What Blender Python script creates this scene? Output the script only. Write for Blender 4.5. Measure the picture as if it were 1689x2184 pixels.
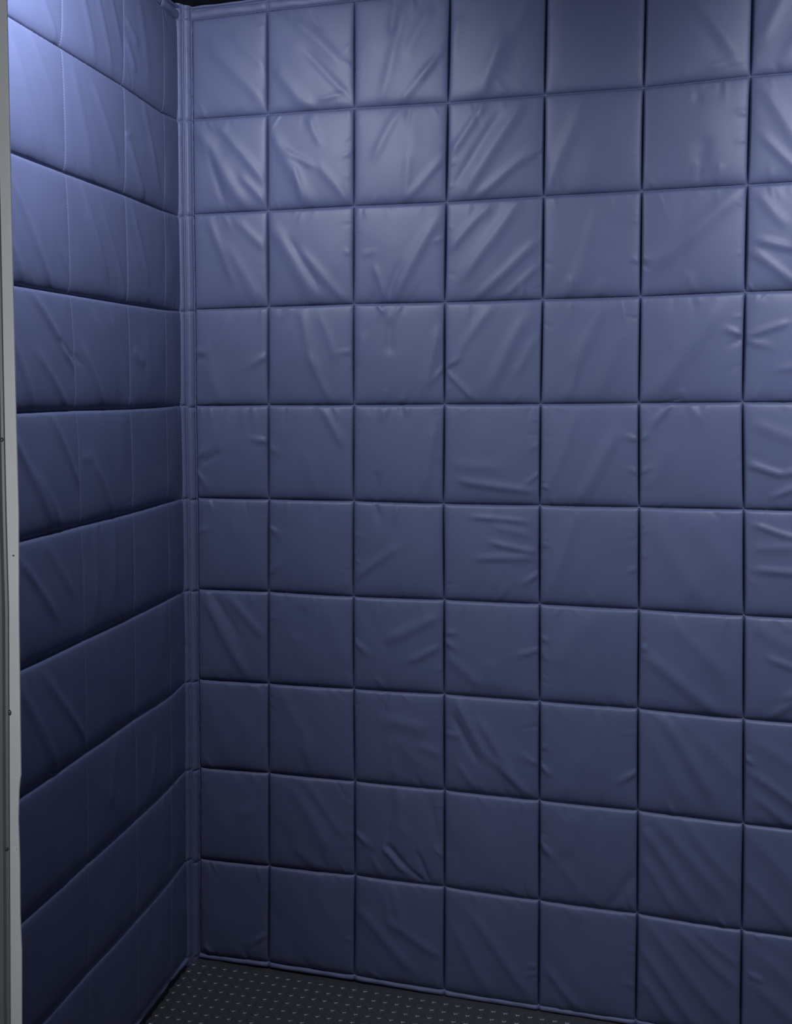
import bpy, math, random
import numpy as np
from mathutils import Matrix, Vector

# ------------------------------------------------------------------ scene, camera, world, lights, exposure
for o in list(bpy.data.objects):
    bpy.data.objects.remove(o, do_unlink=True)
scn = bpy.context.scene
COL = scn.collection
W, H = 1689.0, 2184.0
F_PX, SH_X, SH_Y = 2294.655, -213.834, -139.183
cam_d = bpy.data.cameras.new('camera')
cam = bpy.data.objects.new('camera', cam_d)
COL.objects.link(cam)
R_, U_, D_ = (0.95785301, 0.28714312, -0.00815058), (-0.00757059, 0.05359746, 0.99853392), (-0.287159, 0.95638702, -0.05351233)
cam.matrix_world = Matrix(((R_[0], U_[0], -D_[0], 0.932871), (R_[1], U_[1], -D_[1], -2.255340),
                           (R_[2], U_[2], -D_[2], 1.311979), (0, 0, 0, 1)))
cam_d.sensor_fit = 'HORIZONTAL'
cam_d.sensor_width = 36.0
cam_d.lens = 36.0 * F_PX / W
cam_d.shift_x = -SH_X / W
cam_d.shift_y = SH_Y / W
cam_d.clip_start = 0.01
scn.camera = cam

wd = bpy.data.worlds.new('world')
scn.world = wd
wd.use_nodes = True
wd.node_tree.nodes['Background'].inputs[0].default_value = (0.75, 0.82, 1.0, 1)
wd.node_tree.nodes['Background'].inputs[1].default_value = 0.02

scn.view_settings.view_transform = 'Standard'
scn.view_settings.look = 'None'
scn.view_settings.gamma = 1.0
scn.view_settings.exposure = 0.0
scn.view_settings.use_curve_mapping = False


def aim(o, target):
    o.rotation_euler = (Vector(target) - o.location).to_track_quat('-Z', 'Y').to_euler()


def spot(name, loc, target, power, angle, blend, radius, col=(0.92, 0.945, 1.0)):
    l = bpy.data.lights.new(name, 'SPOT')
    l.energy, l.spot_size, l.spot_blend, l.shadow_soft_size, l.color = power, math.radians(angle), blend, radius, col
    o = bpy.data.objects.new(name, l)
    o.location = loc
    COL.objects.link(o)
    aim(o, target)
    return o


def area(name, loc, target, power, sx, sy, col=(0.92, 0.945, 1.0)):
    l = bpy.data.lights.new(name, 'AREA')
    l.energy, l.shape, l.size, l.size_y, l.color = power, 'RECTANGLE', sx, sy, col
    o = bpy.data.objects.new(name, l)
    o.location = loc
    COL.objects.link(o)
    aim(o, target)
    return o


spot('downlight', (0.31, -0.90, 2.10), (0.08, -0.42, 1.62), 54, 158, 1.0, 0.05)
spot('downlight', (1.58, -0.95, 2.10), (2.20, -0.10, 1.25), 108, 165, 1.0, 0.05)
area('hallway_fill', (0.15, -2.45, 1.15), (0.6, -0.6, 1.1), 7.0, 0.5, 0.7)  # added soft fill from the hallway side, low to reach the jamb

# ------------------------------------------------------------------ helpers


def mesh_np(name, V, Fq, mat, parent=None, smooth=True, tris=None):
    """V (n,3), Fq list/array of quads (m,4); optional list of extra polygons."""
    V = np.asarray(V, dtype=np.float32)
    Fq = np.asarray(Fq, dtype=np.int32).reshape(-1, 4)
    me = bpy.data.meshes.new(name)
    ng = tris or []
    nl = Fq.size + sum(len(g) for g in ng)
    me.vertices.add(len(V))
    me.vertices.foreach_set('co', V.ravel())
    me.loops.add(nl)
    me.polygons.add(len(Fq) + len(ng))
    li = list(Fq.ravel())
    st = list(range(0, Fq.size, 4))
    p = Fq.size
    for g in ng:
        st.append(p)
        li += list(g)
        p += len(g)
    me.loops.foreach_set('vertex_index', np.array(li, dtype=np.int32))
    me.polygons.foreach_set('loop_start', np.array(st, dtype=np.int32))
    me.update(calc_edges=True)
    me.validate()
    me.polygons.foreach_set('use_smooth', np.full(len(me.polygons), smooth))
    me.materials.append(mat)
    o = bpy.data.objects.new(name, me)
    COL.objects.link(o)
    if parent:
        o.parent = parent
    return o


def grid_faces(nu, nv, flip=False, off=0):
    i, j = np.meshgrid(np.arange(nu - 1), np.arange(nv - 1), indexing='ij')
    a = (i * nv + j).ravel() + off
    q = np.stack([a, a + 1, a + nv + 1, a + nv], 1)
    return q[:, ::-1] if flip else q


def box(name, lo, hi, mat, parent=None, bevel=0.0, kind=None):
    x0, y0, z0 = lo
    x1, y1, z1 = hi
    V = [(x0, y0, z0), (x1, y0, z0), (x1, y1, z0), (x0, y1, z0), (x0, y0, z1), (x1, y0, z1), (x1, y1, z1), (x0, y1, z1)]
    Fq = [(0, 3, 2, 1), (4, 5, 6, 7), (0, 1, 5, 4), (1, 2, 6, 5), (2, 3, 7, 6), (3, 0, 4, 7)]
    o = mesh_np(name, V, Fq, mat, parent, smooth=False)
    if bevel:
        m = o.modifiers.new('bevel', 'BEVEL')
        m.width, m.segments = bevel, 2
    if kind:
        o['kind'] = kind
    return o


def new_mat(name):
    m = bpy.data.materials.new(name)
    m.use_nodes = True
    return m, m.node_tree, m.node_tree.nodes['Principled BSDF']


def fabric(name, col, rough, spec, sheen, mottled=0.08):
    m, nt, b = new_mat(name)
    N, L = nt.nodes, nt.links
    tc = N.new('ShaderNodeTexCoord')
    n1 = N.new('ShaderNodeTexNoise')
    n1.inputs['Scale'].default_value = 7.0
    n1.inputs['Detail'].default_value = 3.0
    L.new(tc.outputs['Object'], n1.inputs['Vector'])
    mx = N.new('ShaderNodeMix')
    mx.data_type = 'RGBA'
    mx.inputs[6].default_value = (*[c * (1 - mottled) for c in col], 1)
    mx.inputs[7].default_value = (*[c * (1 + mottled) for c in col], 1)
    L.new(n1.outputs['Fac'], mx.inputs[0])
    L.new(mx.outputs[2], b.inputs['Base Color'])
    n2 = N.new('ShaderNodeTexNoise')
    n2.inputs['Scale'].default_value = 900.0
    n2.inputs['Detail'].default_value = 1.0
    L.new(tc.outputs['Object'], n2.inputs['Vector'])
    bp = N.new('ShaderNodeBump')
    bp.inputs['Strength'].default_value = 0.10
    bp.inputs['Distance'].default_value = 0.0006
    L.new(n2.outputs['Fac'], bp.inputs['Height'])
    L.new(bp.outputs['Normal'], b.inputs['Normal'])
    b.inputs['Roughness'].default_value = rough
    b.inputs['Specular IOR Level'].default_value = spec
    b.inputs['Sheen Weight'].default_value = sheen
    b.inputs['Sheen Roughness'].default_value = 0.45
    b.inputs['Sheen Tint'].default_value = (0.75, 0.8, 1.0, 1)
    return m


M_NYLON = fabric('navy_nylon', (0.063, 0.077, 0.156), 0.52, 0.36, 0.0)
M_BIND = fabric('navy_binding', (0.070, 0.085, 0.170), 0.56, 0.34, 0.0, 0.12)
M_THREAD = fabric('blue_thread', (0.12, 0.14, 0.235), 0.55, 0.4, 0.1)


def plain(name, col, rough, metal=0.0, spec=0.5):
    m, nt, b = new_mat(name)
    N, L = nt.nodes, nt.links
    tc = N.new('ShaderNodeTexCoord')
    n = N.new('ShaderNodeTexNoise')
    n.inputs['Scale'].default_value = 30
    n.inputs['Detail'].default_value = 4
    L.new(tc.outputs['Object'], n.inputs['Vector'])
    mr = N.new('ShaderNodeMapRange')
    mr.inputs['To Min'].default_value = rough * 0.85
    mr.inputs['To Max'].default_value = min(1, rough * 1.15)
    L.new(n.outputs['Fac'], mr.inputs['Value'])
    L.new(mr.outputs['Result'], b.inputs['Roughness'])
    b.inputs['Base Color'].default_value = (*col, 1)
    b.inputs['Metallic'].default_value = metal
    b.inputs['Specular IOR Level'].default_value = spec
    return m


M_CEIL = plain('dark_ceiling', (0.014, 0.014, 0.017), 0.8, 0.0, 0.2)
M_WALL = plain('painted_steel', (0.09, 0.10, 0.13), 0.5)
M_RUBBER = plain('black_rubber', (0.036, 0.038, 0.048), 0.27, 0.0, 0.75)
M_HOLE = plain('dark_hole', (0.01, 0.01, 0.01), 0.7)
M_PAPER = plain('pale_mark', (0.62, 0.62, 0.60), 0.7)
M_DARK_MARK = plain('dark_mark_steel', (0.10, 0.10, 0.10), 0.4, 0.8)


def metal_mat(name, col):
    m, nt, b = new_mat(name)
    N, L = nt.nodes, nt.links
    tc = N.new('ShaderNodeTexCoord')
    mp = N.new('ShaderNodeMapping')
    mp.inputs['Scale'].default_value = (900, 900, 3)
    L.new(tc.outputs['Object'], mp.inputs['Vector'])
    n = N.new('ShaderNodeTexNoise')
    n.inputs['Scale'].default_value = 1
    n.inputs['Detail'].default_value = 3
    L.new(mp.outputs['Vector'], n.inputs['Vector'])
    mr = N.new('ShaderNodeMapRange')
    mr.inputs['To Min'].default_value = 0.38
    mr.inputs['To Max'].default_value = 0.55
    L.new(n.outputs['Fac'], mr.inputs['Value'])
    L.new(mr.outputs['Result'], b.inputs['Roughness'])
    n2 = N.new('ShaderNodeTexNoise')
    n2.inputs['Scale'].default_value = 6
    n2.inputs['Detail'].default_value = 4
    L.new(tc.outputs['Object'], n2.inputs['Vector'])
    mx = N.new('ShaderNodeMix')
    mx.data_type = 'RGBA'
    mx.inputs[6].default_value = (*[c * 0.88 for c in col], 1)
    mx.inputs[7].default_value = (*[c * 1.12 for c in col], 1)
    L.new(n2.outputs['Fac'], mx.inputs[0])
    L.new(mx.outputs[2], b.inputs['Base Color'])
    b.inputs['Metallic'].default_value = 0.12
    return m


M_ALU = metal_mat('brushed_aluminium', (0.62, 0.63, 0.62))
M_ALU_DARK = metal_mat('shaded_channel_steel', (0.15, 0.155, 0.16))  # darker copy of the jamb metal, recess shade put into its colour

# ------------------------------------------------------------------ the quilting, measured seam crossings (metres)
# BACK[k][c] = (x, z) on the back wall, LEFT[k][c] = (y, z) on the left wall; k counts seams from the top
BACK = [
  [(0.0257,2.1252),(0.2017,2.1275),(0.3951,2.1270),(0.5970,2.1260),(0.7900,2.1250),(0.9790,2.1240),(1.1720,2.1240),(1.3700,2.1240),(1.5680,2.1240),(1.7660,2.1240)],
  [(0.0245,1.9091),(0.2001,1.9068),(0.3933,1.9046),(0.5919,1.8993),(0.7861,1.8987),(0.9751,1.8962),(1.1691,1.9013),(1.3671,1.9013),(1.5651,1.9013),(1.7631,1.9013)],
  [(0.0242,1.7011),(0.1983,1.6998),(0.3915,1.6991),(0.5879,1.6959),(0.7846,1.6967),(0.9733,1.6960),(1.1664,1.6963),(1.3644,1.6963),(1.5624,1.6963),(1.7604,1.6963)],
  [(0.0247,1.4906),(0.1977,1.4912),(0.3896,1.4919),(0.5843,1.4892),(0.7836,1.4893),(0.9728,1.4887),(1.1650,1.4915),(1.3630,1.4915),(1.5610,1.4915),(1.7590,1.4915)],
  [(0.0230,1.2757),(0.1956,1.2766),(0.3885,1.2763),(0.5834,1.2768),(0.7803,1.2767),(0.9714,1.2780),(1.1632,1.2785),(1.3612,1.2785),(1.5592,1.2785),(1.7572,1.2785)],
  [(0.0241,1.0680),(0.1943,1.0687),(0.3868,1.0692),(0.5810,1.0674),(0.7792,1.0688),(0.9736,1.0695),(1.1681,1.0698),(1.3661,1.0698),(1.5641,1.0698),(1.7621,1.0698)],
  [(0.0232,0.8603),(0.1914,0.8625),(0.3852,0.8605),(0.5824,0.8635),(0.7798,0.8641),(0.9749,0.8632),(1.1713,0.8607),(1.3693,0.8607),(1.5673,0.8607),(1.7653,0.8607)],
  [(0.0215,0.6530),(0.1894,0.6554),(0.3849,0.6576),(0.5822,0.6608),(0.7806,0.6609),(0.9750,0.6606),(1.1732,0.6551),(1.3712,0.6551),(1.5692,0.6551),(1.7672,0.6551)],
  [(0.0216,0.4488),(0.1881,0.4523),(0.3860,0.4528),(0.5829,0.4529),(0.7810,0.4513),(0.9764,0.4503),(1.1756,0.4446),(1.3736,0.4446),(1.5716,0.4446),(1.7696,0.4446)],
  [(0.0186,0.2350),(0.1868,0.2386),(0.3856,0.2423),(0.5827,0.2415),(0.7814,0.2378),(0.9774,0.2357),(1.1757,0.2290),(1.3737,0.2290),(1.5717,0.2290),(1.7697,0.2290)],
  [(0.0158,0.0101),(0.1828,0.0145),(0.3828,0.0148),(0.5817,0.0118),(0.7811,0.0075),(0.9760,0.0072),(1.1760,0.0075),(1.3740,0.0075),(1.5720,0.0075),(1.7700,0.0075)]]
LEFT = [
  [(-1.1980,2.1180),(-0.9840,2.1180),(-0.7700,2.1180),(-0.5560,2.1180),(-0.3145,2.1190),(-0.1220,2.1195),(-0.0350,2.1205)],
  [(-1.2016,1.9044),(-0.9876,1.9044),(-0.7736,1.9044),(-0.5596,1.9044),(-0.3162,1.9034),(-0.1244,1.8967),(-0.0364,1.9025)],
  [(-1.1969,1.6917),(-0.9829,1.6917),(-0.7689,1.6917),(-0.5549,1.6917),(-0.3188,1.6936),(-0.1285,1.6918),(-0.0389,1.6935)],
  [(-1.1881,1.4818),(-0.9741,1.4818),(-0.7601,1.4818),(-0.5461,1.4818),(-0.3146,1.4818),(-0.1322,1.4831),(-0.0374,1.4853)],
  [(-1.1750,1.2771),(-0.9610,1.2771),(-0.7470,1.2771),(-0.5330,1.2771),(-0.3113,1.2750),(-0.1348,1.2761),(-0.0416,1.2769)],
  [(-1.1649,1.0684),(-0.9509,1.0684),(-0.7369,1.0684),(-0.5229,1.0684),(-0.3065,1.0677),(-0.1356,1.0701),(-0.0376,1.0685)],
  [(-1.1610,0.8587),(-0.9470,0.8587),(-0.7330,0.8587),(-0.5190,0.8587),(-0.3084,0.8588),(-0.1322,0.8608),(-0.0377,0.8603)],
  [(-1.1611,0.6507),(-0.9471,0.6507),(-0.7331,0.6507),(-0.5191,0.6507),(-0.3118,0.6517),(-0.1356,0.6478),(-0.0382,0.6526)],
  [(-1.1647,0.4447),(-0.9507,0.4447),(-0.7367,0.4447),(-0.5227,0.4447),(-0.3142,0.4449),(-0.1390,0.4498),(-0.0440,0.4518)],
  [(-1.1689,0.2427),(-0.9549,0.2427),(-0.7409,0.2427),(-0.5269,0.2427),(-0.3205,0.2404),(-0.1465,0.2435),(-0.0485,0.2452)],
  [(-1.1710,0.0285),(-0.9570,0.0285),(-0.7430,0.0285),(-0.5290,0.0285),(-0.3230,0.0285),(-0.1500,0.0285),(-0.0505,0.0235)]]

for row in LEFT:
    row[2] = (row[2][0] - 0.05, row[2][1])

CEIL_Z = 2.156
FLOOR_Z = 0.0

# ------------------------------------------------------------------ setting
box('floor', (-0.06, -1.30, -0.04), (1.80, 0.06, FLOOR_Z), M_RUBBER, kind='structure')
box('ceiling', (-0.06, -1.30, CEIL_Z), (1.80, 0.06, CEIL_Z + 0.05), M_CEIL, kind='structure')
box('wall_back', (-0.06, 0.022, FLOOR_Z), (1.80, 0.06, CEIL_Z), M_WALL, kind='structure')
box('wall_left', (-0.06, -1.17, FLOOR_Z), (-0.018, 0.022, CEIL_Z), M_WALL, kind='structure')
box('wall_right', (1.775, -1.25, FLOOR_Z), (1.80, 0.022, CEIL_Z), M_WALL, kind='structure')

# ------------------------------------------------------------------ quilted pads


def samples(n, p=1.9):
    """0..1 with samples crowded at both ends"""
    t = np.linspace(-1, 1, n)
    s = np.sign(t) * (1 - (1 - np.abs(t)) ** p)
    return (s + 1) / 2


NS = 67
TS = samples(NS)


def pucker(U, V, u0, v0, u1, v1, w, a):
    """a crease pulled from a seam: deepest and narrowest at the seam, fanning out and fading away from it"""
    dx, dy = u1 - u0, v1 - v0
    L = math.hypot(dx, dy) + 1e-9
    tx, ty = dx / L, dy / L
    s = ((U - u0) * tx + (V - v0) * ty) / L
    d = (U - u0) * (-ty) + (V - v0) * tx
    e = np.clip(1 - s, 0, 1)
    e = e * e * (3 - 2 * e) * (s > -0.6)
    ww = w * (0.55 + 0.75 * np.clip(s, 0, 1.2))
    return a * e * np.exp(-(d / ww) ** 2)


def ridge(U, V, u0, v0, u1, v1, w, a):
    """a crease: height over cell coordinates in metres, tapered at both ends"""
    dx, dy = u1 - u0, v1 - v0
    L = math.hypot(dx, dy) + 1e-9
    tx, ty = dx / L, dy / L
    s = ((U - u0) * tx + (V - v0) * ty) / L
    d = (U - u0) * (-ty) + (V - v0) * tx
    d = d + 0.10 * w * np.sin(s * 5 + u0 * 90)
    e = np.clip(np.minimum(s + 0.16, 1.16 - s) / 0.36, 0, 1)
    e = e * e * (3 - 2 * e)
    return a * e * np.exp(-(d / w) ** 2)


# hand placed folds, cell fractions from the cell's upper left corner: (u0, v0, u1, v1, width mm, height mm)
FB = {
 (0,0): [(.25,.25,.97,.90,16,3.0),(.55,.20,.97,.55,10,1.5)],
 (0,1): [(.32,.12,.86,.58,13,3.2),(.08,.55,.50,1.0,14,2.8),(.42,.42,.97,.92,9,-2.4),(.97,.42,.86,.47,4,1.6),(.97,.62,.84,.55,4,1.6),(.62,.90,.90,.86,6,1.4),(.50,.05,.62,.25,5,-1.4)],
 (0,2): [(.44,.0,.40,.34,9,-2.6),(.55,.10,.30,.92,11,2.0),(.86,.62,.48,1.0,9,2.2),(.97,.48,.70,.78,7,1.8),(.62,.0,.60,.25,6,1.3),(.80,.15,.55,.55,12,1.8)],
 (0,3): [(.92,.05,.25,.97,22,3.2),(.55,.45,.35,.97,10,1.6),(.10,.25,.02,.6,12,1.5)],
 (0,4): [(.90,.1,.55,.5,25,1.2),(.2,.1,.1,.8,25,1.0)],
 (0,5): [(.28,.08,.85,.80,13,2.8),(.60,.9,.9,.85,8,1.2)],
 (0,6): [(.8,.1,.3,.9,14,2.4),(.4,.1,.1,.7,12,2.0)],
 (1,0): [(.05,.08,.72,.95,15,3.4),(.30,.02,.95,.68,10,2.6),(.66,.62,.97,.92,9,2.0),(.22,.30,.45,.95,8,-2.0)],
 (1,1): [(.02,.15,.52,.97,14,3.0),(.48,.06,.62,.36,7,1.8),(.22,.40,.55,.58,6,2.2),(.60,.55,.95,.97,10,2.0),(.97,.45,.78,.52,5,1.8),(.32,.55,.42,.95,6,1.8)],
 (1,2): [(.48,.06,.22,.52,10,2.2),(.60,.50,.55,.97,9,1.5),(.97,.55,.55,.98,9,2.0),(.60,.02,.56,.32,6,-1.6)],
 (1,3): [(.38,.04,.03,.55,9,2.8),(.78,.05,.20,.92,12,3.4),(.92,.52,.30,.98,9,2.8),(.97,.52,.76,.70,5,2.0),(.55,.15,.10,.80,8,-2.0),(.03,.62,.15,.58,5,1.6)],
 (1,4): [(.42,.05,.02,.97,14,2.6),(.75,.1,.45,.9,18,1.3)],
 (1,5): [(.60,.55,.50,.95,14,-2.2),(.50,.05,.52,.22,6,-1.4),(.52,.75,.50,.98,6,1.6),(.74,.80,.70,.98,6,1.4),(.97,.34,.84,.30,5,1.6),(.97,.58,.84,.60,5,1.5),(.72,.02,.74,.2,6,-1.4)],
 (1,6): [(.1,.1,.6,.9,12,2.4),(.55,.05,.95,.6,12,2.0),(.1,.55,.5,.95,8,2.2)],
 (2,0): [(.22,.05,.55,.75,9,2.0),(.60,.08,.97,.40,10,1.8),(.40,.30,.92,.95,14,1.6)],
 (2,1): [(.04,.15,.58,.92,16,2.8),(.40,.45,.92,.97,10,2.2),(.26,.30,.60,.82,7,-2.0),(.97,.48,.85,.44,4,1.8)],
 (2,2): [(.90,.18,.42,.97,12,3.0),(.24,.62,.37,.98,7,2.0),(.52,.60,.37,.98,6,-1.8),(.97,.36,.80,.42,5,1.4),(.10,.50,.25,.46,5,1.2)],
 (2,3): [(.44,.06,.04,.48,9,2.6),(.74,.05,.18,.78,12,3.4),(.96,.42,.32,.97,9,2.8),(.97,.66,.60,.97,7,1.8)],
 (2,4): [(.62,.08,.28,.95,15,2.0),(.97,.66,.84,.62,4,1.8),(.30,.80,.27,.98,6,1.5),(.62,.82,.60,.98,6,1.3)],
 (2,5): [(.96,.05,.10,.72,17,3.2),(.02,.64,.18,.66,5,2.0),(.02,.70,.12,.76,4,-1.5),(.45,.8,.52,.98,7,1.5)],
 (2,6): [(.08,.52,.55,.64,7,3.2),(.05,.62,.50,.97,9,2.8),(.60,.20,.45,.60,9,2.2),(.1,.1,.35,.4,10,2)],
 (3,0): [(.0,.42,.26,.46,6,2.4),(.0,.52,.26,.50,6,-2.2),(.97,.50,.60,.66,9,2.2),(.18,.30,.30,.9,16,1.4),(.45,.08,.30,.40,9,1.2)],
 (3,1): [(.38,.04,.55,.62,10,2.0),(.50,.50,.74,.97,8,2.2),(.62,.10,.80,.55,9,1.4),(.97,.46,.72,.50,5,1.5)],
 (3,2): [(.28,.02,.40,.16,5,2.4),(.52,.02,.43,.18,5,2.0),(.40,.18,.42,.48,9,-2.2),(.95,.25,.78,.85,11,2.6),(.12,.30,.05,.6,9,1.4),(.97,.66,.80,.85,6,1.6),(.36,.85,.32,.98,5,1.3)],
 (3,3): [(.48,.06,.08,.58,10,2.4),(.84,.15,.46,.85,13,2.8),(.02,.62,.28,.50,6,2.6),(.02,.68,.32,.95,6,2.2),(.95,.35,.75,.7,8,1.6)],
 (3,4): [(.66,.04,.34,.62,12,2.4),(.40,.55,.28,.96,9,2.0),(.85,.3,.6,.9,14,1.5)],
 (3,5): [(.75,.08,.18,.92,19,3.0),(.97,.38,.74,.30,6,2.6),(.97,.42,.80,.50,5,-2.0),(.42,.88,.45,.98,5,1.4)],
 (3,6): [(.02,.40,.38,.28,6,2.8),(.02,.44,.34,.52,6,2.4),(.30,.70,.8,.66,8,1.4)],
 (4,0): [(.0,.56,.28,.38,8,3.0),(.0,.70,.22,.95,8,2.4),(.97,.38,.66,.34,7,2.4),(.10,.62,.34,.50,6,-2.2),(.45,.1,.35,.5,12,1.2)],
 (4,1): [(.64,.02,.88,.42,9,2.6),(.02,.44,.20,.55,8,1.4),(.45,.5,.6,.95,14,1.2),(.78,.02,.84,.2,6,1.4)],
 (4,2): [(.38,.02,.30,.22,6,2.0),(.52,.02,.62,.25,6,-2.0),(.90,.22,.78,.85,12,2.2),(.28,.70,.26,.97,7,-1.6),(.62,.02,.5,.2,6,1.4)],
 (4,3): [(.18,.76,.92,.86,8,2.6),(.97,.70,.80,.82,5,2.2),(.10,.60,.6,.62,12,1.4),(.97,.40,.84,.46,5,1.2)],
 (4,4): [(.78,.25,.42,.96,13,2.8),(.36,.08,.08,.88,13,2.0),(.97,.34,.80,.30,5,2.0),(.97,.66,.85,.60,5,1.6),(.02,.80,.14,.84,4,1.8)],
 (4,5): [(.28,.04,.04,.32,8,2.6),(.02,.34,.14,.26,5,2.0),(.02,.66,.16,.58,5,2.2),(.50,.02,.62,.25,9,1.8),(.3,.4,.1,.8,14,1.4)],
 (4,6): [(.05,.58,.34,.66,6,3.4),(.34,.66,.95,.56,6,3.4),(.28,.86,.85,.62,6,2.8),(.1,.2,.5,.35,12,1.6)],
 (5,0): [(.03,.36,.28,.30,6,1.8),(.55,.05,.50,.40,9,1.0)],
 (5,1): [(.02,.30,.22,.42,9,2.2),(.02,.80,.18,.60,6,2.0),(.55,.2,.5,.8,18,1.2)],
 (5,2): [(.24,.02,.34,.30,8,-2.0),(.50,.03,.44,.30,8,2.0),(.02,.80,.50,.45,9,2.2),(.02,.60,.12,.66,4,1.4)],
 (5,3): [(.50,.38,.97,.47,5,3.2),(.36,.55,.95,.52,6,2.6),(.30,.12,.88,.16,6,2.0),(.55,.22,.9,.30,8,1.4),(.97,.70,.75,.85,7,2.0)],
 (5,4): [(.36,.06,.10,.92,15,2.4),(.02,.40,.14,.38,4,2.2),(.97,.60,.85,.64,4,1.8),(.02,.36,.12,.28,5,1.4)],
 (5,5): [(.15,.15,.60,.90,20,2.0),(.02,.46,.10,.48,4,1.6),(.5,.05,.9,.6,22,1.4)],
 (5,6): [(.10,.14,.50,.26,6,2.6),(.50,.26,.95,.20,6,2.2),(.10,.56,.70,.57,6,3.2),(.70,.57,1.0,.26,6,2.8),(.1,.36,.5,.33,8,1.6)],
 (6,0): [(.08,.06,.72,.92,12,3.0),(.46,.08,.95,.48,10,2.2),(.25,.05,.60,.50,8,-1.8)],
 (6,1): [(.40,.15,.36,.45,14,-1.4),(.7,.1,.9,.7,18,1.2)],
 (6,2): [(.94,.18,.36,.44,12,2.4),(.97,.48,.62,.66,7,2.2),(.02,.48,.26,.68,8,2.0),(.30,.04,.28,.16,5,-1.6),(.26,.85,.34,.98,6,1.5)],
 (6,3): [(.02,.34,.20,.32,5,2.0),(.97,.47,.66,.56,5,2.4),(.02,.44,.22,.54,6,1.8),(.04,.60,.40,.86,12,1.8),(.5,.6,.55,.9,16,1.4)],
 (6,4): [(.02,.34,.14,.38,5,1.8),(.02,.46,.12,.48,4,1.6),(.02,.50,.14,.60,5,1.8),(.5,.1,.2,.6,22,1.4)],
 (6,5): [(.02,.38,.12,.36,5,2.0),(.06,.44,.78,.97,14,2.8),(.30,.10,.85,.60,16,1.6)],
 (6,6): [(.22,.38,.60,.52,6,2.6),(.95,.48,.36,.76,8,3.0),(.10,.1,.5,.3,14,1.4),(.70,.60,.25,.95,8,2.2)],
 (7,0): [(.1,.1,.5,.9,22,1.2)],
 (7,1): [(.42,.45,.50,.92,8,1.6),(.15,.05,.40,.5,14,1.4)],
 (7,2): [(.36,.04,.32,.34,6,-2.4),(.34,.30,.80,.36,14,1.8),(.40,.50,.45,.9,8,1.6),(.72,.55,.97,.62,10,1.4)],
 (7,3): [(.14,.06,.46,.62,9,3.0),(.10,.22,.36,.66,6,-2.6),(.38,.24,.78,.84,11,2.8),(.02,.40,.30,.42,7,1.4),(.50,.60,.90,.95,8,2.2),(.97,.62,.72,.50,7,1.8),(.15,.7,.35,.95,8,1.8)],
 (7,4): [(.60,.04,.66,.50,5,1.8),(.66,.50,.64,.90,5,1.6),(.02,.64,.16,.76,6,2.4),(.97,.62,.72,.78,7,2.4),(.02,.44,.14,.46,4,1.6),(.40,.5,.3,.9,16,1.2)],
 (7,5): [(.26,.06,.70,.74,14,3.0),(.10,.20,.50,.90,16,1.6),(.60,.20,.97,.60,14,1.6)],
 (7,6): [(.02,.36,.14,.44,6,2.4),(.04,.48,.85,.98,9,2.6),(.10,.20,.90,.60,14,1.6),(.1,.72,.5,1.0,9,1.8)],
 (8,0): [(.55,.45,.80,.42,12,1.2)],
 (8,1): [(.30,.10,.70,.75,14,2.0),(.45,.05,.90,.60,10,1.6),(.30,.75,.6,.97,12,1.4)],
 (8,2): [(.42,.04,.38,.60,9,-3.0),(.38,.62,.58,.82,5,-4.4),(.34,.66,.56,.88,6,3.2),(.58,.82,.78,.97,5,-2.6),(.70,.66,.84,.96,5,-3.0),(.84,.08,.95,.60,7,-2.2),(.02,.54,.28,.72,8,2.6),(.97,.66,.86,.58,4,2.2),(.50,.08,.55,.5,12,1.6),(.20,.75,.30,.95,7,1.6)],
 (8,3): [(.3,.2,.6,.8,26,1.0)],
 (8,4): [(.02,.42,.22,.62,8,2.8),(.03,.38,.12,.34,4,1.8),(.96,.62,.72,.96,10,-2.2),(.35,.10,.30,.5,16,1.8),(.62,.02,.66,.18,6,-1.4),(.25,.6,.45,.9,10,1.4)],
 (8,5): [(.05,.16,.60,.85,11,2.4),(.22,.08,.80,.70,12,2.2),(.50,.10,.96,.60,12,1.8),(.05,.45,.40,.92,9,1.8)],
 (8,6): [(.05,.1,.8,.8,16,1.8),(.02,.5,.5,.95,10,1.8)],
 (9,0): [(.08,.90,.20,.96,6,2.0),(.97,.70,.60,.88,7,2.0)],
 (9,1): [(.3,.1,.6,.8,22,1.0),(.97,.64,.86,.62,4,1.4)],
 (9,2): [(.42,.05,.56,.46,8,2.0),(.06,.32,.66,.84,12,2.4),(.40,.40,.96,.66,9,2.2),(.30,.1,.45,.5,9,1.2)],
 (9,3): [(.30,.20,.90,.90,11,2.4),(.10,.35,.50,.95,12,2.0),(.97,.60,.78,.64,4,1.8),(.97,.68,.80,.72,4,1.6)],
 (9,4): [(.08,.62,.42,.94,9,2.2),(.40,.03,.46,.15,5,1.6),(.97,.66,.82,.60,8,1.4)],
 (9,5): [(.14,.10,.84,.84,11,2.6),(.04,.30,.62,.98,10,2.6),(.40,.08,.97,.52,10,2.4),(.04,.55,.40,.98,9,2.0),(.55,.05,.97,.32,9,1.6)],
 (9,6): [(.06,.38,.20,.42,4,3.0),(.10,.46,.80,.95,12,2.2),(.2,.2,.9,.7,14,2.0)],
}
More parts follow.
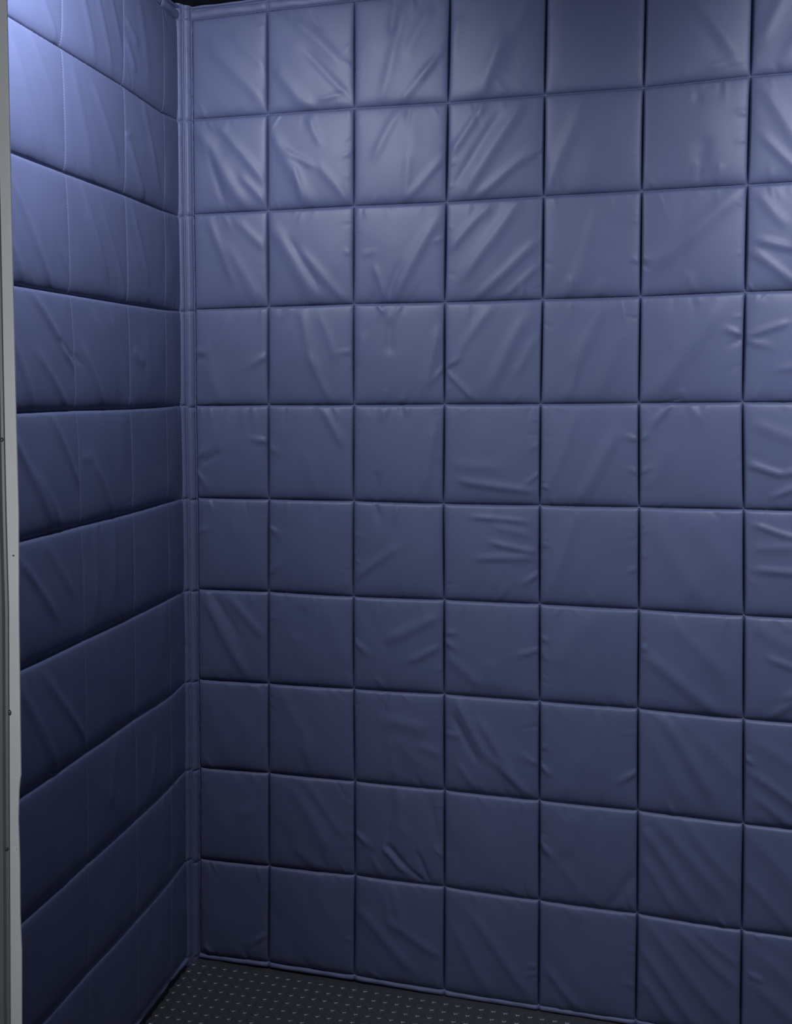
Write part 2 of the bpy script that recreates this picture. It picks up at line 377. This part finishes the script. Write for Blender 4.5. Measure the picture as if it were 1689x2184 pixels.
FL = {
 (0,2): [(.50,.45,.97,1.0,9,2.4),(.25,.1,.40,.8,9,1.8)],
 (0,3): [(.15,.1,.50,.95,10,2.0),(.40,.1,.80,.95,8,1.6),(.65,.05,.95,.7,9,1.4)],
 (0,4): [(.05,.40,.30,.55,8,2.0),(.05,.60,.25,.80,9,2.2),(.35,.1,.60,.9,14,1.4)],
 (1,2): [(.35,.1,.70,.9,9,1.6),(.60,.05,.97,.6,9,1.6)],
 (1,3): [(.45,.15,.85,.75,9,2.2),(.15,.1,.40,.9,13,1.4)],
 (1,4): [(.03,.44,.24,.38,6,3.0),(.05,.48,.45,.95,10,2.6),(.45,.05,.85,.85,10,1.8)],
 (2,2): [(.30,.2,.75,.95,7,2.6),(.58,.05,.95,.80,8,1.6),(.2,.55,.42,.97,7,2.0)],
 (2,3): [(.25,.1,.60,.80,8,2.6),(.55,.2,.97,.97,8,2.2)],
 (2,4): [(.15,.1,.50,.75,9,2.0),(.10,.5,.55,.97,9,1.6)],
 (3,2): [(.50,.02,.98,.62,8,3.0),(.80,.40,.98,.55,5,-3.0),(.15,.2,.45,.95,9,2.0),(.5,.5,.9,.97,9,1.8)],
 (3,3): [(.02,.54,.20,.64,6,-2.8),(.35,.1,.75,.85,9,2.0),(.15,.45,.5,.97,9,2.2),(.65,.1,.97,.7,8,1.8)],
 (3,4): [(.1,.45,.35,.55,10,1.8),(.4,.1,.5,.8,14,1.0)],
 (4,2): [(.16,.12,.62,.92,9,2.8),(.68,.04,.99,.66,8,2.8),(.45,.5,.75,.97,9,2.0)],
 (4,3): [(.05,.42,.25,.40,9,0.9),(.25,.45,.60,.95,9,2.2),(.35,.05,.55,.5,12,1.2)],
 (5,2): [(.20,.12,.62,.70,8,2.6),(.50,.05,.85,.55,10,1.6)],
 (5,3): [(.25,.05,.20,.8,10,1.4),(.6,.05,.55,.7,10,1.4)],
 (5,4): [(.05,.30,.3,.40,9,0.8)],
 (6,2): [(.45,.12,.98,.85,8,2.4),(.15,.1,.6,.95,10,2.2)],
 (6,3): [(.4,.05,.5,.5,10,1.2)],
 (7,2): [(.50,.03,.45,.30,10,1.8)],
 (7,3): [(.55,.1,.42,.6,12,1.4)],
 (7,4): [(.55,.3,.4,.8,10,1.4)],
}


SEAM = {}


def knot(K, r, c):
    return np.array(K[r][c])


def pad_panel(name, K, axis, hand, lean, depth_v, rng, parent):
    """one quilted panel as a single fine mesh; axis 'b' = back wall (x,z), 'l' = left wall (y,z)"""
    nr, nc = len(K) - 1, len(K[0]) - 1
    n = NS
    Hh = np.zeros((nr * (n - 1) + 1, nc * (n - 1) + 1))
    A = np.zeros(Hh.shape + (2,))
    for r in range(nr):
        for c in range(nc):
            p00, p01, p10, p11 = knot(K, r, c), knot(K, r, c + 1), knot(K, r + 1, c), knot(K, r + 1, c + 1)
            cw = abs(p01[0] - p00[0])
            chh = abs(p00[1] - p10[1])
            u = TS[None, :]
            v = TS[:, None]
            P = ((1 - u) * (1 - v))[..., None] * p00 + (u * (1 - v))[..., None] * p01 + ((1 - u) * v)[..., None] * p10 + (u * v)[..., None] * p11
            um = u * cw + 0 * v
            vm = v * chh + 0 * u
            dl, dr, dt, db = um, cw - um, vm, chh - vm

            def g(d, l1, l2, k=0.36):
                d = np.maximum(d - 0.0011, 0)
                return 0.42 * (1 - np.exp(-(d / 0.0007))) + k * (1 - np.exp(-d / l1)) + (0.58 - k) * (1 - np.exp(-d / l2))
            def gt(d):
                d = np.maximum(d - 0.0007, 0)
                x = np.clip(d / 0.0062, 0, 1)
                return 0.54 * np.sqrt(1 - (1 - x) ** 2) + 0.22 * (1 - np.exp(-d / 0.0060)) + 0.24 * (1 - np.exp(-d / 0.028))

            def gb(d):
                d = np.maximum(d - 0.0008, 0)
                return 0.20 * (1 - np.exp(-d / 0.0012)) + (0.62 if axis == 'l' else 0.54) * (1 - np.exp(-d / (0.0110 if axis == 'l' else 0.0075))) + (0.18 if axis == 'l' else 0.26) * (1 - np.exp(-d / 0.034))
            gx = g(dl, 0.0042, 0.03) * g(dr, 0.0042, 0.03)
            gx = 1 - depth_v * (1 - gx)
            gy = gt(dt) * gb(db)
            h = (0.0118 if axis == 'b' else 0.0105) * gx * gy
            if axis == 'b':
                sv = np.clip(np.sin(np.pi * v), 0, 1) ** 0.45
                for dd in (dl, dr):
                    h = h - 0.0062 * sv * np.clip(1 - dd / (0.0006 + 0.0030 * sv), 0, 1) ** 1.3
            belly = 0.0022 * np.sin(np.pi * np.clip(v, 0, 1) ** 1.25) * np.sin(np.pi * u)
            h = h + belly
            if axis == 'l' and c == nc - 1:
                h = h * (1 - 0.62 * u ** 0.8)
            w = np.zeros_like(um)
            # pulled creases starting at the seams
            m = 1.5 if axis == 'b' else 0.8
            for _ in range(int(rng.integers(5, 9))):
                u0 = rng.uniform(0.06, 0.94) * cw
                top = rng.random() < 0.6
                ln = rng.uniform(0.018, 0.075)
                an = rng.normal(lean[r] * (1 if top else 1), 0.35)
                sg = 1 if top else -1
                v0 = 0.0015 if top else chh - 0.0015
                w += pucker(um, vm, u0, v0, u0 + sg * math.sin(an) * ln, v0 + sg * math.cos(an) * ln,
                           rng.uniform(0.0035, 0.009), m * rng.choice([1, 1, -1]) * rng.uniform(0.0004, 0.0013))
            for _ in range(int(rng.integers(2, 6))):
                v0 = rng.uniform(0.12, 0.88) * chh
                lf = rng.random() < 0.5
                ln = rng.uniform(0.012, 0.045)
                an = rng.normal(0, 0.35)
                u0 = 0.002 if lf else cw - 0.002
                sg = 1 if lf else -1
                w += pucker(um, vm, u0, v0, u0 + sg * math.cos(an) * ln, v0 + math.sin(an) * ln,
                           rng.uniform(0.0025, 0.005), m * rng.choice([1, -1]) * rng.uniform(0.0003, 0.0009))
            for _ in range(int(rng.integers(2, 4))):
                cu, cv = rng.uniform(0.15, 0.85) * cw, rng.uniform(0.2, 0.8) * chh
                an = rng.normal(lean[r] * 1.0, 0.3)
                ln = rng.uniform(0.04, 0.09)
                w += ridge(um, vm, cu - math.sin(an) * ln, cv - math.cos(an) * ln, cu + math.sin(an) * ln, cv + math.cos(an) * ln,
                           rng.uniform(0.014, 0.030), rng.choice([1, -1]) * rng.uniform(0.0004, 0.0011))
            for (a0, b0, a1, b1, wd_, am) in hand.get((r, c), []):
                at_seam = a0 <= 0.04 or a0 >= 0.96 or b0 <= 0.04
                short = math.hypot((a1 - a0) * cw, (b1 - b0) * chh) < 0.075
                if at_seam and short:
                    w += pucker(um, vm, a0 * cw, b0 * chh, a1 * cw, b1 * chh, wd_ * 0.0011, am * (0.00085 if axis == 'b' else 0.0004) * HAND)
                else:
                    w += ridge(um, vm, a0 * cw, b0 * chh, a1 * cw, b1 * chh, wd_ * 0.0010, am * 0.00062 * HAND)
            t = (1 - np.exp(-np.minimum(dt, db) / 0.0035)) * (1 - np.exp(-np.minimum(dl, dr) / 0.0035))
            h = h + w * t
            i0, j0 = r * (n - 1), c * (n - 1)
            Hh[i0:i0 + n, j0:j0 + n] = h
            A[i0:i0 + n, j0:j0 + n] = P
    nu, nv = Hh.shape
    SEAM[axis] = [(A[::-1, c * (n - 1), 1].copy(), Hh[::-1, c * (n - 1)].copy()) for c in range(nc + 1)]
    if axis == 'b':
        V = np.stack([A[..., 0], -Hh, A[..., 1]], -1)
        back = 0.020
        Vb = np.stack([A[..., 0], np.full_like(Hh, back), A[..., 1]], -1)
    else:
        V = np.stack([Hh, A[..., 0], A[..., 1]], -1)
        Vb = np.stack([np.full_like(Hh, -0.016), A[..., 0], A[..., 1]], -1)
    # skirt to the flat backing so that the pad has its thickness
    idx = np.arange(nu * nv).reshape(nu, nv)
    loop = np.concatenate([idx[0, :], idx[1:, -1], idx[-1, -2::-1], idx[-2:0:-1, 0]])
    Vf = V.reshape(-1, 3)
    Vs = Vb.reshape(-1, 3)[loop]
    nb = len(Vf)
    k = np.arange(len(loop))
    k2 = (k + 1) % len(loop)
    sk = np.stack([loop[k], nb + k, nb + k2, loop[k2]], 1)
    faces = np.concatenate([grid_faces(nu, nv), sk])
    return mesh_np(name, np.concatenate([Vf, Vs]), faces, M_NYLON, parent, tris=[list(nb + k[::-1])])


HAND = 1.9


def stitches(name, pts_a, to3, parent, pitch=0.0047, ln=0.0028, rad=0.00056, lift=0.0006, seed=0, mat=None):
    """a sewn thread: pts_a polyline in wall coordinates, to3(p, out) gives the 3d point"""
    rng = np.random.default_rng(seed)
    P = np.array(pts_a)
    seg = np.linalg.norm(np.diff(P, axis=0), axis=1)
    s = np.concatenate([[0], np.cumsum(seg)])
    cs = np.arange(pitch / 2, s[-1] - ln / 2, pitch)
    V, Fq = [], []
    prof = [(-0.5, 0.25), (-0.32, 1.0), (0.32, 1.0), (0.5, 0.25)]
    for c0 in cs:
        jl = rng.normal(0, 0.00018)
        a = np.array([np.interp(c0, s, P[:, i]) for i in range(2)])
        b = np.array([np.interp(c0 + 1e-3, s, P[:, i]) for i in range(2)])
        t = (b - a) / (np.linalg.norm(b - a) + 1e-9)
        nrm = np.array([-t[1], t[0]])
        off = len(V)
        for q, rr in prof:
            for j in range(5):
                an = 2 * math.pi * j / 5
                pt = a + t * q * ln + nrm * (math.cos(an) * rad * rr + jl)
                V.append(to3(pt, lift + math.sin(an) * rad * rr))
        for q in range(3):
            for j in range(5):
                j2 = (j + 1) % 5
                Fq.append((off + q * 5 + j, off + q * 5 + j2, off + (q + 1) * 5 + j2, off + (q + 1) * 5 + j))
    return mesh_np(name, V, Fq, mat or M_THREAD, parent)


def to_back(p, out):
    return (p[0], -out, p[1])


def to_left(p, out):
    return (out, p[0], p[1])


def on_seam(axis, c):
    zz, hh = SEAM[axis][c]

    def f(p, out):
        o_ = out + float(np.interp(p[1], zz, hh))
        return (o_, p[0], p[1]) if axis == 'l' else (p[0], -o_, p[1])
    return f


def hem(name, line, prof, pinch_at, to3, parent, mat, seed=0, wob=0.0007, flip=False):
    """a folded border swept along a polyline; prof = [(dz, out)]"""
    rng = np.random.default_rng(seed)
    P = np.array(line)
    s = np.concatenate([[0], np.cumsum(np.abs(np.diff(P[:, 0])))])
    n = int(s[-1] / 0.0012)
    ss = np.linspace(0, s[-1], n)
    X = np.interp(ss, s, P[:, 0])
    Z = np.interp(ss, s, P[:, 1])
    ph = rng.uniform(0, 6, 6)
    pin = np.ones(n)
    for q in pinch_at:
        pin *= 1 - 0.30 * np.exp(-((X - q) / 0.0060) ** 2) - 0.45 * np.exp(-((X - q) / 0.0014) ** 2)
    V = []
    for i in range(n):
        for j, (dz, out) in enumerate(prof):
            w = wob * (math.sin(ss[i] * 46 + ph[0] + j * .4) + 0.7 * math.sin(ss[i] * 103 + ph[1] - j * .7) + .5 * math.sin(ss[i] * 19 + ph[2]))
            edge = 1 if 0 < j < len(prof) - 1 else 0
            V.append(to3((X[i], Z[i] + dz + w * 0.5 * edge), out * pin[i] + w * edge * (1 if out > 0.003 else 0)))
    return mesh_np(name, V, grid_faces(n, len(prof), flip), mat, parent)


def thing(name, label, cat, loc=(0, 0, 0)):
    o = bpy.data.objects.new(name, None)
    o.empty_display_size = 0.1
    COL.objects.link(o)
    o.location = loc
    o['label'] = label
    o['category'] = cat
    return o


back_pad = thing('wall_pad', 'wide navy quilted moving pad covering the back wall of the elevator car', 'wall pad')
left_pad = thing('wall_pad', 'narrower navy quilted moving pad hung on the left wall beside the metal door jamb', 'wall pad')

lean_b = [0.45, 0.1, -0.1, -0.2, -0.15, -0.1, 0.2, 0.5, 0.5, 0.6]
lean_l = [0.5, 0.5, 0.5, 0.45, 0.4, 0.3, 0.3, 0.2, 0.1, 0.1]
pb = pad_panel('quilted_panel', BACK, 'b', FB, lean_b, 1.0, np.random.default_rng(11), back_pad)
pl = pad_panel('quilted_panel', LEFT, 'l', FL, lean_l, 0.16, np.random.default_rng(5), left_pad)

# sewn seams: one thread per seam
nr = len(BACK) - 1
for k in range(1, nr):
    stitches('seam_stitching', BACK[k], to_back, back_pad, seed=k)
    stitches('seam_stitching', LEFT[k], to_left, left_pad, seed=40 + k)
for c in range(1, len(BACK[0]) - 1):
    stitches('seam_stitching', [BACK[k][c] for k in range(nr + 1)], on_seam('b', c), back_pad, seed=80 + c)
for c in range(1, len(LEFT[0]) - 1):
    stitches('seam_stitching', [LEFT[k][c] for k in range(nr + 1)], on_seam('l', c), left_pad, seed=120 + c, lift=-0.0001, ln=0.0020, rad=0.0005)

# top hem: wide folded band with a second fold above it; bottom hem: a rolled edge
TOP = [(-0.0004, 0.0), (0.0012, 0.0052), (0.005, 0.0078), (0.011, 0.0092), (0.016, 0.0082), (0.0190, 0.0052), (0.0202, 0.0015), (0.0212, -0.0010),
       (0.0224, 0.0030), (0.0245, 0.0072), (0.0272, 0.0066), (0.0288, 0.0018), (0.0288, -0.014)]
BOT = [(0.0012, 0.0), (-0.0005, 0.0040), (-0.0030, 0.0072), (-0.0062, 0.0082), (-0.0092, 0.0068), (-0.0108, 0.0030), (-0.0108, -0.014)]
BOTL = [(0.0012, 0.0), (-0.0005, 0.0030), (-0.0030, 0.0056), (-0.0062, 0.0060), (-0.0092, 0.0048), (-0.0112, 0.0020), (-0.0112, -0.012)]
hem('top_hem', BACK[0], TOP, [p[0] for p in BACK[0][1:-1]], to_back, back_pad, M_BIND, 1)
hem('bottom_hem', [(x, max(z, 0.0118)) for x, z in BACK[nr]], BOT, [p[0] for p in BACK[nr][1:-1]], to_back, back_pad, M_BIND, 2, flip=True)
hem('top_hem', LEFT[0], TOP, [p[0] for p in LEFT[0][1:-1]], to_left, left_pad, M_BIND, 3)
hem('bottom_hem', LEFT[nr], BOTL, [p[0] for p in LEFT[nr][1:-1]], to_left, left_pad, M_BIND, 4, flip=True)
stitches('hem_stitching', [(x, z - 0.0002) for x, z in BACK[0]], to_back, back_pad, lift=0.0028, seed=201, rad=0.0006, ln=0.0036)
stitches('hem_stitching', [(x, z + 0.0004) for x, z in BACK[nr]], to_back, back_pad, lift=0.0012, seed=202)
stitches('hem_stitching', LEFT[0], to_left, left_pad, lift=0.0024, seed=203)

# ------------------------------------------------------------------ corner bindings: bevelled strip where the two pads meet
zk = [max(BACK[k][0][1], 0.0118) for k in range(nr + 1)]
kx = [BACK[k][0][0] for k in range(nr + 1)]
ly = [LEFT[k][-1][0] for k in range(nr + 1)]
lz = [LEFT[k][-1][1] for k in range(nr + 1)]


def corner_point(s, z, out, zsrc):
    zz = list(zsrc)[::-1]
    x1 = np.interp(z, zz, kx[::-1])
    y0 = np.interp(z, zz, ly[::-1])
    p0 = np.array([0.0, y0])
    p1 = np.array([x1, 0.0])
    d = p1 - p0
    nn = np.array([-p0[1] * 0 + (0 - y0), -(x1)])
    nn = nn / np.linalg.norm(nn)
    q = p0 + d * s + nn * out
    return (q[0], q[1], z)


def binding(name, s0, s1, prof, zsrc, parent, seed, ztop, zbot):
    rng = np.random.default_rng(seed)
    zs = [ztop, zbot]
    rows = sorted(zsrc, reverse=True)
    for zr in rows:
        for d in (-0.02, -0.012, -0.007, -0.004, -0.002, -0.0008, 0, 0.0008, 0.002, 0.004, 0.007, 0.012, 0.02):
            zs.append(zr + d)
    zs += list(np.arange(zbot, ztop, 0.006))
    zs += [ztop - 0.0075, ztop - 0.0068, ztop - 0.008]
    zs = np.array(sorted(set(round(z, 5) for z in zs if zbot <= z <= ztop), reverse=True))
    V = []
    A_ = rng.uniform(0, 6.28, 12)
    seg_amp = rng.uniform(0.3, 1.0, len(rows) + 2)
    for i, z in enumerate(zs):
        dmin = min(abs(z - zr) for zr in rows[1:-1])
        pin = 1 - 0.85 * math.exp(-(dmin / 0.0032) ** 1.4)
        for zr in (rows[0], rows[-1]):
            pin *= 1 - 0.7 * math.exp(-((z - zr) / 0.0016) ** 2)
        if z > rows[0]:
            pin *= 1 - 0.7 * math.exp(-((z - (ztop - 0.0075)) / 0.0012) ** 2)
        sg = seg_amp[sum(1 for zr in rows if z < zr)]
        for j, (q, out) in enumerate(prof):
            s = s0 + (s1 - s0) * q
            w = 0.0
            if 0 < j < len(prof) - 1:
                w = 0.00045 * sg * (math.sin(z * 150 + A_[0] + q * 5) + 0.8 * math.sin(z * 331 + A_[1] - q * 7) + 0.6 * math.sin(z * 67 + A_[2] + q * 3))
                s += 0.022 * sg * math.sin(z * 31 + A_[3] + q * 2) * (1 - abs(2 * q - 1))
            pz = pin * (0.55 if z < rows[-1] else 1)
            V.append(corner_point(s, z, (out + w) * pz, zsrc))
    # turn the two long edges back towards the wall
    return mesh_np(name, V, grid_faces(len(zs), len(prof)), M_BIND, parent)


PL = [(0, -0.004), (0.03, 0.0018), (0.10, 0.0030), (0.17, 0.0016), (0.22, 0.0026), (0.30, 0.0034), (0.52, 0.0036), (0.66, 0.0031), (0.73, 0.0012),
      (0.80, 0.0024), (0.90, 0.0026), (0.96, 0.0014), (1.0, -0.002)]
PR = [(0, -0.002), (0.04, 0.0008), (0.10, 0.0020), (0.17, 0.0006), (0.22, 0.0028), (0.30, 0.0036), (0.60, 0.0036), (0.72, 0.0031), (0.78, 0.0014),
      (0.84, 0.0016), (0.92, 0.0024), (0.97, 0.0012), (1.0, -0.004)]
binding('edge_binding', 0.0, 0.46, PL, lz, left_pad, 31, CEIL_Z - 0.001, 0.0015)
binding('edge_binding', 0.46, 1.0, PR, [z - 0.0035 if 0 < i < nr else z for i, z in enumerate(zk)], back_pad, 32, CEIL_Z - 0.001, 0.0015)


def corner_stitch(s, out, parent, seed):
    pts = [(s, 2.150), (s, 0.004)]

    def f(p, o_):
        return corner_point(s + p_off(p), p[1], out + o_, zk)

    def p_off(p):
        return (p[0] - s) / 0.045
    return stitches('edge_stitching', pts, f, parent, pitch=0.0052, ln=0.0036, rad=0.00060, seed=seed)


corner_stitch(0.075, 0.0020, left_pad, 301)
corner_stitch(0.415, 0.0012, left_pad, 302)
corner_stitch(0.46 + 0.54 * 0.88, 0.0012, back_pad, 303)

# ------------------------------------------------------------------ studs of the rubber floor (moulded in one piece with it)
sx0, sy0, px, py = 0.0335, -0.0270, 0.0252, 0.0298
V, Fq, NG = [], [], []
rows_ = int(1.22 / py)
prof_s = [(0.0110, 0.0), (0.0107, 0.0008), (0.0102, 0.0015), (0.0094, 0.0021), (0.0085, 0.0024), (0.0077, 0.0025), (0.0070, 0.0025), (0.0030, 0.0025)]
for iy in range(rows_):
    for ix in range(-1, 68):
        cx, cy = sx0 + ix * px, sy0 - iy * py
        if cx < -0.004 or cx > 1.75:
            continue
        off = len(V)
        ns = 22
        for (rr, hz) in prof_s:
            for j in range(ns):
                a = 2 * math.pi * j / ns
                V.append((cx + rr * math.cos(a), cy + rr * math.sin(a), FLOOR_Z + hz))
        for q in range(len(prof_s) - 1):
            for j in range(ns):
                j2 = (j + 1) % ns
                Fq.append((off + q * ns + j, off + q * ns + j2, off + (q + 1) * ns + j2, off + (q + 1) * ns + j))
        NG.append([off + (len(prof_s) - 1) * ns + j for j in range(ns)])
studs = mesh_np('raised_stud', V, Fq, M_RUBBER, bpy.data.objects['floor'], tris=NG)
studs['kind'] = 'stuff'

# ------------------------------------------------------------------ metal door jamb at the left of the opening
JE = [(2.156, .2930), (1.6930, .2929), (1.6172, .2928), (1.4642, .2927), (1.309, .2929), (1.2044, .2933), (1.0986, .2910), (0.9918, .2898), (0.9094, .2890),
      (0.9050, .2878), (0.8902, .2861), (0.8581, .2845), (0.8363, .2848), (0.8069, .2850), (0.7483, .2840), (0.7045, .2849), (0.6179, .2828), (0.0, .2740)]
JE = [(z - 0.031 if 0 < z < 2.1 else z, x) for z, x in JE]
JS = [(2.156, .2785), (1.434, .2771), (1.278, .2764), (1.173, .2762), (1.067, .2766), (0.906, .2732), (0.584, .2665), (0.0, .2560)]


def strip(name, xl, xr, y_prof, mat, parent, zs):
    """vertical profile: y_prof = [(t, dy)], t from the left edge to the right edge"""
    V = []
    for z in zs:
        a, b = xl(z), xr(z)
        for t, dx, dy in y_prof:
            V.append((a + (b - a) * t + dx, -1.2 + dy, z))
    return mesh_np(name, V, grid_faces(len(zs), len(y_prof)), mat, parent)


zs_j = np.array(sorted(set(list(np.linspace(0, 2.156, 90)) + [z for z, x in JE] + [0.8775, 0.871]), reverse=True))
fe = lambda z: float(np.interp(z, [a for a, b in JE][::-1], [b for a, b in JE][::-1]))
fs = lambda z: float(np.interp(z, [a for a, b in JS][::-1], [b for a, b in JS][::-1]))
jamb = strip('trim_1', fs, fe,
             [(0, -0.04, 0.05), (0, 0.0006, 0.0012), (0, 0.0014, 0.0), (1, -0.0022, 0.0), (1, -0.0016, -0.0010), (1, -0.0006, -0.0010), (1, 0, 0.0), (1, -0.040, 0.05)],
             M_ALU, None, zs_j)
jamb['kind'] = 'structure'
for p in jamb.data.polygons:
    p.use_smooth = False
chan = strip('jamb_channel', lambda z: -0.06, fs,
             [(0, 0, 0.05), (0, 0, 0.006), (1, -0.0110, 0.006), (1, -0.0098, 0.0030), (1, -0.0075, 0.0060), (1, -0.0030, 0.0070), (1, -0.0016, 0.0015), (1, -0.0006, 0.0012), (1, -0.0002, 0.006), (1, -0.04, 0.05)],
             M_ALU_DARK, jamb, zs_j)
for p in chan.data.polygons:
    p.use_smooth = False


def disc(name, x, z, r, y, mat, parent, deep=0.0012, squash=1.0):
    V, Fq = [], []
    ns = 14
    for rr, dy in ((1.0, 0.0), (0.9, -deep * .6), (0.6, -deep), (0.12, -deep * 0.9)):
        for j in range(ns):
            a = 2 * math.pi * j / ns
            V.append((x + r * rr * math.cos(a), y + dy, z + r * squash * rr * math.sin(a)))
    for q in range(3):
        for j in range(ns):
            j2 = (j + 1) % ns
            Fq.append((q * ns + j, q * ns + j2, (q + 1) * ns + j2, (q + 1) * ns + j))
    return mesh_np(name, V, Fq, mat, parent, tris=[[3 * ns + j for j in range(ns)]])


def jpx(px_, py_, y=-1.2):
    d = Vector(R_) * ((px_ - 844.5 - SH_X) / F_PX) + Vector(U_) * (-(py_ - 1092 - SH_Y) / F_PX) + Vector(D_)
    o = Vector((0.932871, -2.255340, 1.311979))
    t = (y - o.y) / d.y
    q = o + d * t
    return q.x, q.z


for (a, b, r, sq) in ((29, 1185, 0.0011, 1.0), (21, 1520, 0.0020, 1.7), (12, 1813, 0.0017, 1.3), (2, 938, 0.0018, 1.4), (10, 437, 0.0015, 1.5)):
    x, z = jpx(a, b)
    disc('screw_hole_dent', x, z, r, -1.2 + (0.0 if a > 19 else 0.002), M_DARK_MARK, jamb, squash=sq)  # one screw; the other dark discs stand in for holes and dents
x, z = jpx(32, 1811)
box('paper_mark', (x - 0.0022, -1.2006, z - 0.0015), (x + 0.0022, -1.1995, z + 0.0015), M_PAPER, jamb)
x, z = jpx(27, 1176)
box('joint_line', (x - 0.0060, -1.2004, z - 0.0004), (x + 0.0036, -1.1990, z + 0.0004), M_ALU, jamb)
